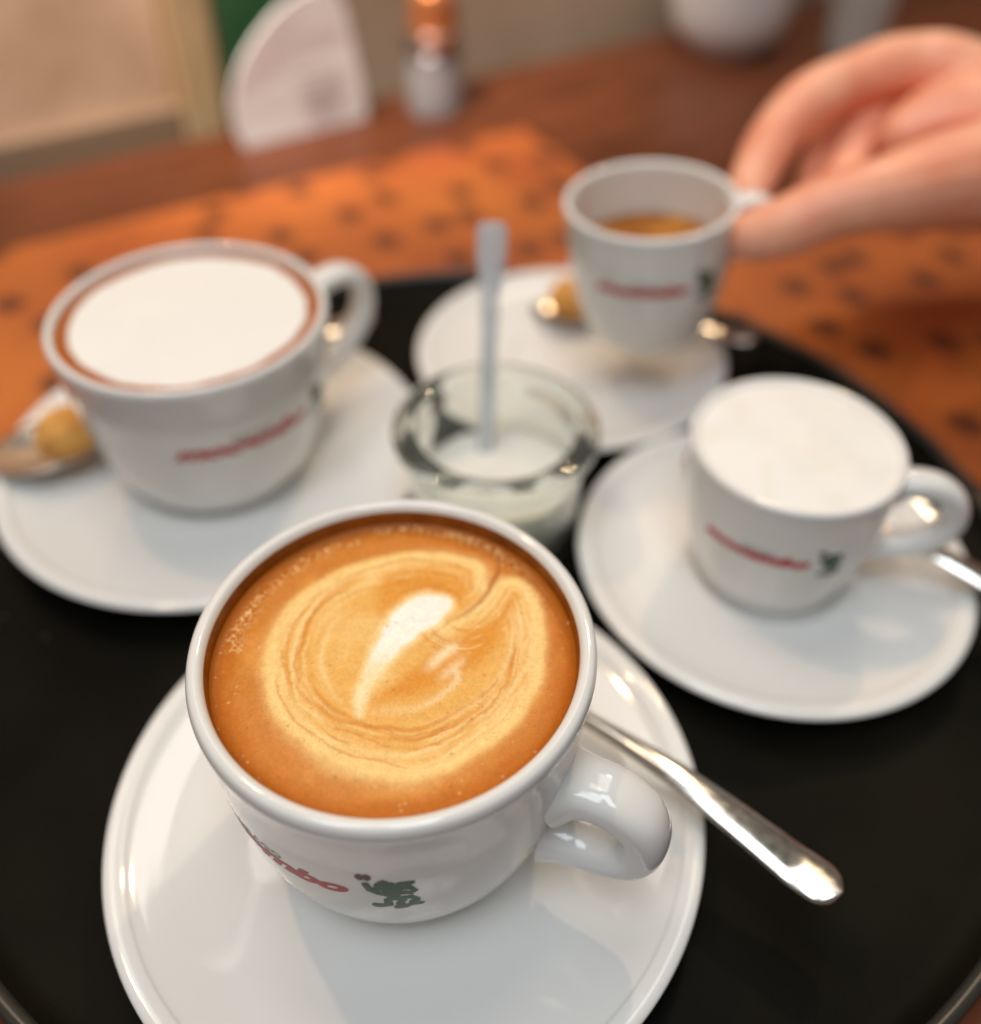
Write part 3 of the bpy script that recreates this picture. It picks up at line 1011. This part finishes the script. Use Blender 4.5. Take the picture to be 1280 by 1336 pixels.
# long flat-ended spoon standing in the sugar
M_STIR = mat("grey_plastic", (0.60, 0.62, 0.64), 0.25, 0.0, Transmission_Weight=0.45, IOR=1.2)
color_mix(M_STIR, 200, (0.62, 0.65, 0.69), (0.76, 0.78, 0.80), 0.3, 0.7)
b = Vector((-0.0035, 0.2575, 0.019)); t_ = Vector((-0.0022, 0.3045, 0.0885))
ax = (t_ - b).normalized(); sd_ = Vector((1, 0, 0)); nn = ax.cross(sd_).normalized(); sd_ = nn.cross(ax)
Lst = (t_ - b).length
V, F = [], []
st = [(-0.016, .0045), (-0.012, .0066), (-0.006, .0060), (0.0, .0030), (0.008, .0027), (Lst * .55, .0028), (Lst * .72, .0034), (Lst * .80, .0044), (Lst * .86, .0052), (Lst * .96, .0054), (Lst * .99, .0046), (Lst, .0030)]
for (s, w) in st:
    for (i, j) in ((-1, -.6), (-.6, -1), (.6, -1), (1, -.6), (1, .6), (.6, 1), (-.6, 1), (-1, .6)):
        V.append(b + ax * s + sd_ * (w * i) + nn * (0.0011 * j))
for i in range(len(st) - 1):
    for k in range(8):
        l = (k + 1) % 8
        F.append((i * 8 + k, i * 8 + l, (i + 1) * 8 + l, (i + 1) * 8 + k))
F.append(tuple(range(8))[::-1]); F.append(tuple((len(st) - 1) * 8 + k for k in range(8)))
stir = link("sugar_spoon", mesh_from("sugar_spoon", V, F), M_STIR)
tag(stir, "long thin grey sugar spoon with broad flat end standing in the glass jar", "spoon")

# ------------------------------------------------------------------ things at the back of the table
TT = TZ + 0.0003
NP = Vector((-0.159, 0.5777, 0)); ND = Vector((-0.0883 + 0.159, 0.6277 - 0.5777, 0)).normalized()
NN = Vector((ND.y, -ND.x, 0))
outline = [(0.0, 0.0), (-0.0035, 0.012), (-0.0035, 0.030), (0.001, 0.043), (0.008, 0.055), (0.018, 0.066), (0.030, 0.076), (0.044, 0.083), (0.058, 0.086),
           (0.070, 0.084), (0.077, 0.072), (0.080, 0.054), (0.0835, 0.034), (0.0862, 0.014), (0.0866, 0.0)]
M_NAP = mat("white_napkin", (0.90, 0.89, 0.87), 0.9)
noise_bump(M_NAP, 90, 0.25, 0.002, 4)
nap = empty("napkin", (NP.x, NP.y, TT), math.atan2(ND.y, ND.x), "white folded paper napkin standing like a fan before the green card", "napkin")


def sheet(name, pts, y0, th, bulge, m, parent):
    """an upright folded sheet with real thickness, bowed towards the camera"""
    bm = bmesh.new()
    cx = sum(p[0] for p in pts) / len(pts)
    rows = []
    for off in (0, th):
        rows.append([bm.verts.new((x, y0 + off - bulge * (1 - ((x - cx) / 0.05) ** 2), z)) for x, z in pts])
    bm.faces.new(rows[0]); bm.faces.new(rows[1][::-1])
    n = len(pts)
    for i in range(n):
        j = (i + 1) % n
        bm.faces.new((rows[0][i], rows[1][i], rows[1][j], rows[0][j]))
    return link(name, bm_mesh(name, bm), m, parent, False)


sheet("front_fold", outline, 0.0, 0.0016, 0.004, M_NAP, nap)
sheet("rear_fold", [(x * 0.97 + 0.002, z * 0.985) for x, z in outline], 0.0045, 0.0016, 0.003, M_NAP, nap)
M_PRN = mat("grey_ink", (0.42, 0.36, 0.34), 0.9)
bm = bmesh.new()
rs = random.Random(2)
for row in range(4):
    x = 0.040
    while x < 0.064:
        w = rs.uniform(0.003, 0.006)
        box(bm, (w, 0.0003, 0.0022), (x + w / 2, -0.0041 + 0.004 * ((x - 0.042) / 0.05) ** 2, 0.020 + row * 0.006))
        x += w + 0.0015
link("print", bm_mesh("print", bm), M_PRN, nap, False)

M_GCARD = mat("green_card", s2l((40, 84, 50)), 0.5)
card = NP + ND * 0.016 - NN * 0.026
bm = bmesh.new()
box(bm, (0.058, 0.002, 0.125), (0.018, 0, 0.0625), None, 0.0004)
gc = link("menu_card", bm_mesh("menu_card", bm), M_GCARD, None, False)
gc.location = (card.x, card.y, TT)
gc.rotation_euler = (0, 0, math.atan2(ND.y, ND.x))
tag(gc, "dark green card standing upright behind the white napkin", "card")

# salt shaker with copper-coloured cap
M_CU = mat("copper_cap", s2l((214, 138, 88)), 0.3, 0.6)
M_CHR = mat("chrome_band", (0.55, 0.55, 0.56), 0.2, 1.0)
M_SGL = mat("smoky_glass", (0.62, 0.62, 0.64), 0.1, Transmission_Weight=0.55)
M_SALT = mat("salt_fill", (0.52, 0.50, 0.50), 0.8)
sx, sy = -0.0435, 0.6440
shk = empty("salt_shaker", (sx, sy, TT), 0, "grey glass shaker with chrome collar and copper-coloured cap", "shaker")
link("glass_body", lathe("glass_body", prof_smooth([(0, 0), (.0165, 0), (.0185, .002), (.0185, .012), (.0178, .028), (.0168, .036), (.0160, .0385), (0, .0385)], 3), 48), M_SGL, shk)
link("salt_fill", lathe("salt_fill", [(0, .0035), (.0145, .0035), (.0150, .0060), (.0148, .028), (0, .0285)], 32), M_SALT, shk)
link("collar", lathe("collar", prof_smooth([(0, .0388), (.0168, .0388), (.0174, .040), (.0174, .050), (.0166, .0530), (0, .0530)], 3), 48), M_CHR, shk)
link("cap", lathe("cap", prof_smooth([(0, .0533), (.0150, .0533), (.0156, .055), (.0152, .070), (.0135, .0775), (.008, .081), (0, .082)], 3), 48), M_CU, shk)

# white bowl
bwl = empty("white_bowl", (0.174, 0.7790, TT), 0, "white china bowl standing at the far end of the table", "bowl")
link("bowl_body", lathe("bowl_body", prof_smooth([(0, .001), (.022, .001), (.026, 0), (.030, .001), (.033, .004), (.041, .014), (.0455, .030), (.0470, .050), (.0475, .060), (.0465, .0615),
     (.0455, .060), (.044, .048), (.040, .022), (.028, .008), (0, .006)], 4), 96), M_POR, bwl)
link("foot_ring", lathe("foot_ring", [(.0255, -.0002), (.0305, -.0002), (.0315, .003), (.0255, .003)], 64), M_POR, bwl)

# clear tumbler
gl = link("glass_tumbler", lathe("glass_tumbler", prof_smooth([(0, .004), (.016, .004), (.019, 0), (.021, .001), (.0215, .006), (.0225, .03), (.024, .07), (.0245, .078), (.0238, .079),
     (.0228, .077), (.0212, .03), (.0195, .011), (0, .009)], 4), 64), M_CLEAR)
gl.location = (0.268, 0.762, TT)
tag(gl, "clear glass tumbler at the far end beyond the hand", "glass")

# ------------------------------------------------------------------ the hand
M_SKIN = mat("skin", s2l((244, 172, 136)), 0.42, Subsurface_Weight=0.08, Subsurface_Scale=0.004)
bsdf(M_SKIN).inputs["Subsurface Radius"].default_value = (1.0, 0.35, 0.2)
color_mix(M_SKIN, 32, s2l((232, 142, 110)), s2l((250, 184, 152)), 0.3, 0.7)


def at(x, y, depth):
    d = fwd + ((x - 647.3) / 1281.0) * right - ((y - 555.6) / 1281.0) * up
    return Vector((0, 0, CAM_H)) + d * depth


def limb(bm, pts, rads, seg=14):
    """a chain of tapering capsules; all chains are fused into one skin afterwards"""
    P = catmull([p for p in pts], 5)
    rr = np.interp(np.linspace(0, len(pts) - 1, len(P)), range(len(pts)), rads)
    for p, r in zip(P, rr):
        bmesh.ops.create_icosphere(bm, subdivisions=2, radius=float(r), matrix=Matrix.Translation(p))
    rings = []
    for i, p in enumerate(P):
        t = (P[min(i + 1, len(P) - 1)] - P[max(i - 1, 0)]).normalized()
        u = t.orthogonal().normalized(); w = t.cross(u)
        if rings:                                   # keep the frame from twisting
            u = (pu - t * pu.dot(t)).normalized(); w = t.cross(u)
        pu = u
        rings.append([bm.verts.new(p + (u * math.cos(2 * math.pi * k / seg) + w * math.sin(2 * math.pi * k / seg)) * float(rr[i])) for k in range(seg)])
    for A, B in zip(rings, rings[1:]):
        for k in range(seg):
            l = (k + 1) % seg
            bm.faces.new((A[k], A[l], B[l], B[k]))
    bm.faces.new(rings[0][::-1]); bm.faces.new(rings[-1])


HP = dict(
    thumb=([(985, 308, .352), (1030, 294, .349), (1085, 270, .347), (1150, 254, .348), (1215, 240, .355), (1300, 228, .368), (1400, 215, .385)],
           [.0098, .0112, .0118, .0132, .0170, .0215, .025]),
    index=([(976, 252, .378), (992, 212, .386), (1016, 172, .394), (1056, 132, .402), (1115, 105, .410), (1190, 88, .418), (1270, 120, .425), (1370, 160, .43)],
           [.0082, .0098, .0106, .0118, .0122, .0145, .0180, .022]),
    middle=([(1085, 265, .385), (1098, 232, .402), (1118, 190, .414), (1135, 150, .422), (1170, 116, .428), (1215, 96, .432), (1300, 124, .437), (1380, 165, .44)],
            [.0072, .0086, .0094, .0104, .0110, .0130, .0165, .020]),
    ring=([(1062, 258, .405), (1064, 230, .416), (1080, 192, .428), (1112, 160, .438), (1185, 135, .446), (1240, 120, .448), (1320, 145, .450), (1390, 175, .45)],
          [.0064, .0076, .0084, .0096, .0100, .0120, .016, .019]),
    little=([(1160, 268, .418), (1145, 245, .430), (1155, 205, .442), (1175, 180, .450), (1220, 158, .456), (1270, 148, .458), (1340, 168, .458), (1400, 195, .455)],
            [.0058, .0068, .0074, .0084, .0088, .0110, .015, .018]),
    wrist=([(1300, 185, .405), (1400, 195, .42), (1500, 210, .43), (1650, 225, .44)], [.027, .028, .028, .029]),
    web=([(1180, 178, .392), (1215, 168, .395), (1260, 165, .398), (1320, 170, .404)], [.0105, .0165, .0225, .026]),
    back=([(1165, 92, .416), (1215, 92, .418), (1270, 118, .42), (1340, 150, .425)], [.0125, .0165, .020, .024]),
)
bm = bmesh.new()
for pts, rads in HP.values():
    limb(bm, [at(*p) for p in pts], rads)
hm = bm_mesh("hand", bm)
ho = link("hand", hm, M_SKIN)
rm = ho.modifiers.new("fuse", 'REMESH'); rm.mode = 'VOXEL'; rm.voxel_size = 0.0011; rm.use_smooth_shade = True
sm_ = ho.modifiers.new("soften", 'SMOOTH'); sm_.factor = 0.5; sm_.iterations = 10
dg = bpy.context.evaluated_depsgraph_get()
me2 = bpy.data.meshes.new_from_object(ho.evaluated_get(dg))
ho.modifiers.clear()
ho.data = me2
if not me2.materials: me2.materials.append(M_SKIN)
me2.polygons.foreach_set("use_smooth", [True] * len(me2.polygons))
tag(ho, "bare right hand reaching in from the right, pinching the espresso cup handle", "hand")

# thumbnail, on the side of the thumb that faces the camera
tip, nxt = at(990, 306, .352), at(1060, 282, .348)
axis = (tip - nxt).normalized()
outw = (-fwd * 0.75 - up * 0.55 - right * 0.2)
outw = (outw - axis * outw.dot(axis)).normalized()
sidev = axis.cross(outw)
V, F = [], []
nu_, nv2 = 10, 9
for i in range(nu_ + 1):
    for j in range(nv2 + 1):
        u = -1 + 2 * i / nu_; v = -1 + 2 * j / nv2
        rr = 1 if abs(u) < 0.6 else math.sqrt(max(0.05, 1 - ((abs(u) - 0.6) / 0.42) ** 2))
        V.append(tip + axis * (u * 0.0062 - 0.0005) + sidev * (v * 0.0055 * rr) + outw * (0.0104 - 0.0022 * v * v * rr - 0.0012 * max(0, u) ** 2))
for i in range(nu_):
    for j in range(nv2):
        a = i * (nv2 + 1) + j
        F.append((a, a + 1, a + nv2 + 2, a + nv2 + 1))
M_NAIL = mat("fingernail", s2l((236, 166, 142)), 0.25)
nail = link("thumbnail", mesh_from("thumbnail", V, F), M_NAIL, ho)
sl = nail.modifiers.new("thick", 'SOLIDIFY'); sl.thickness = 0.0006
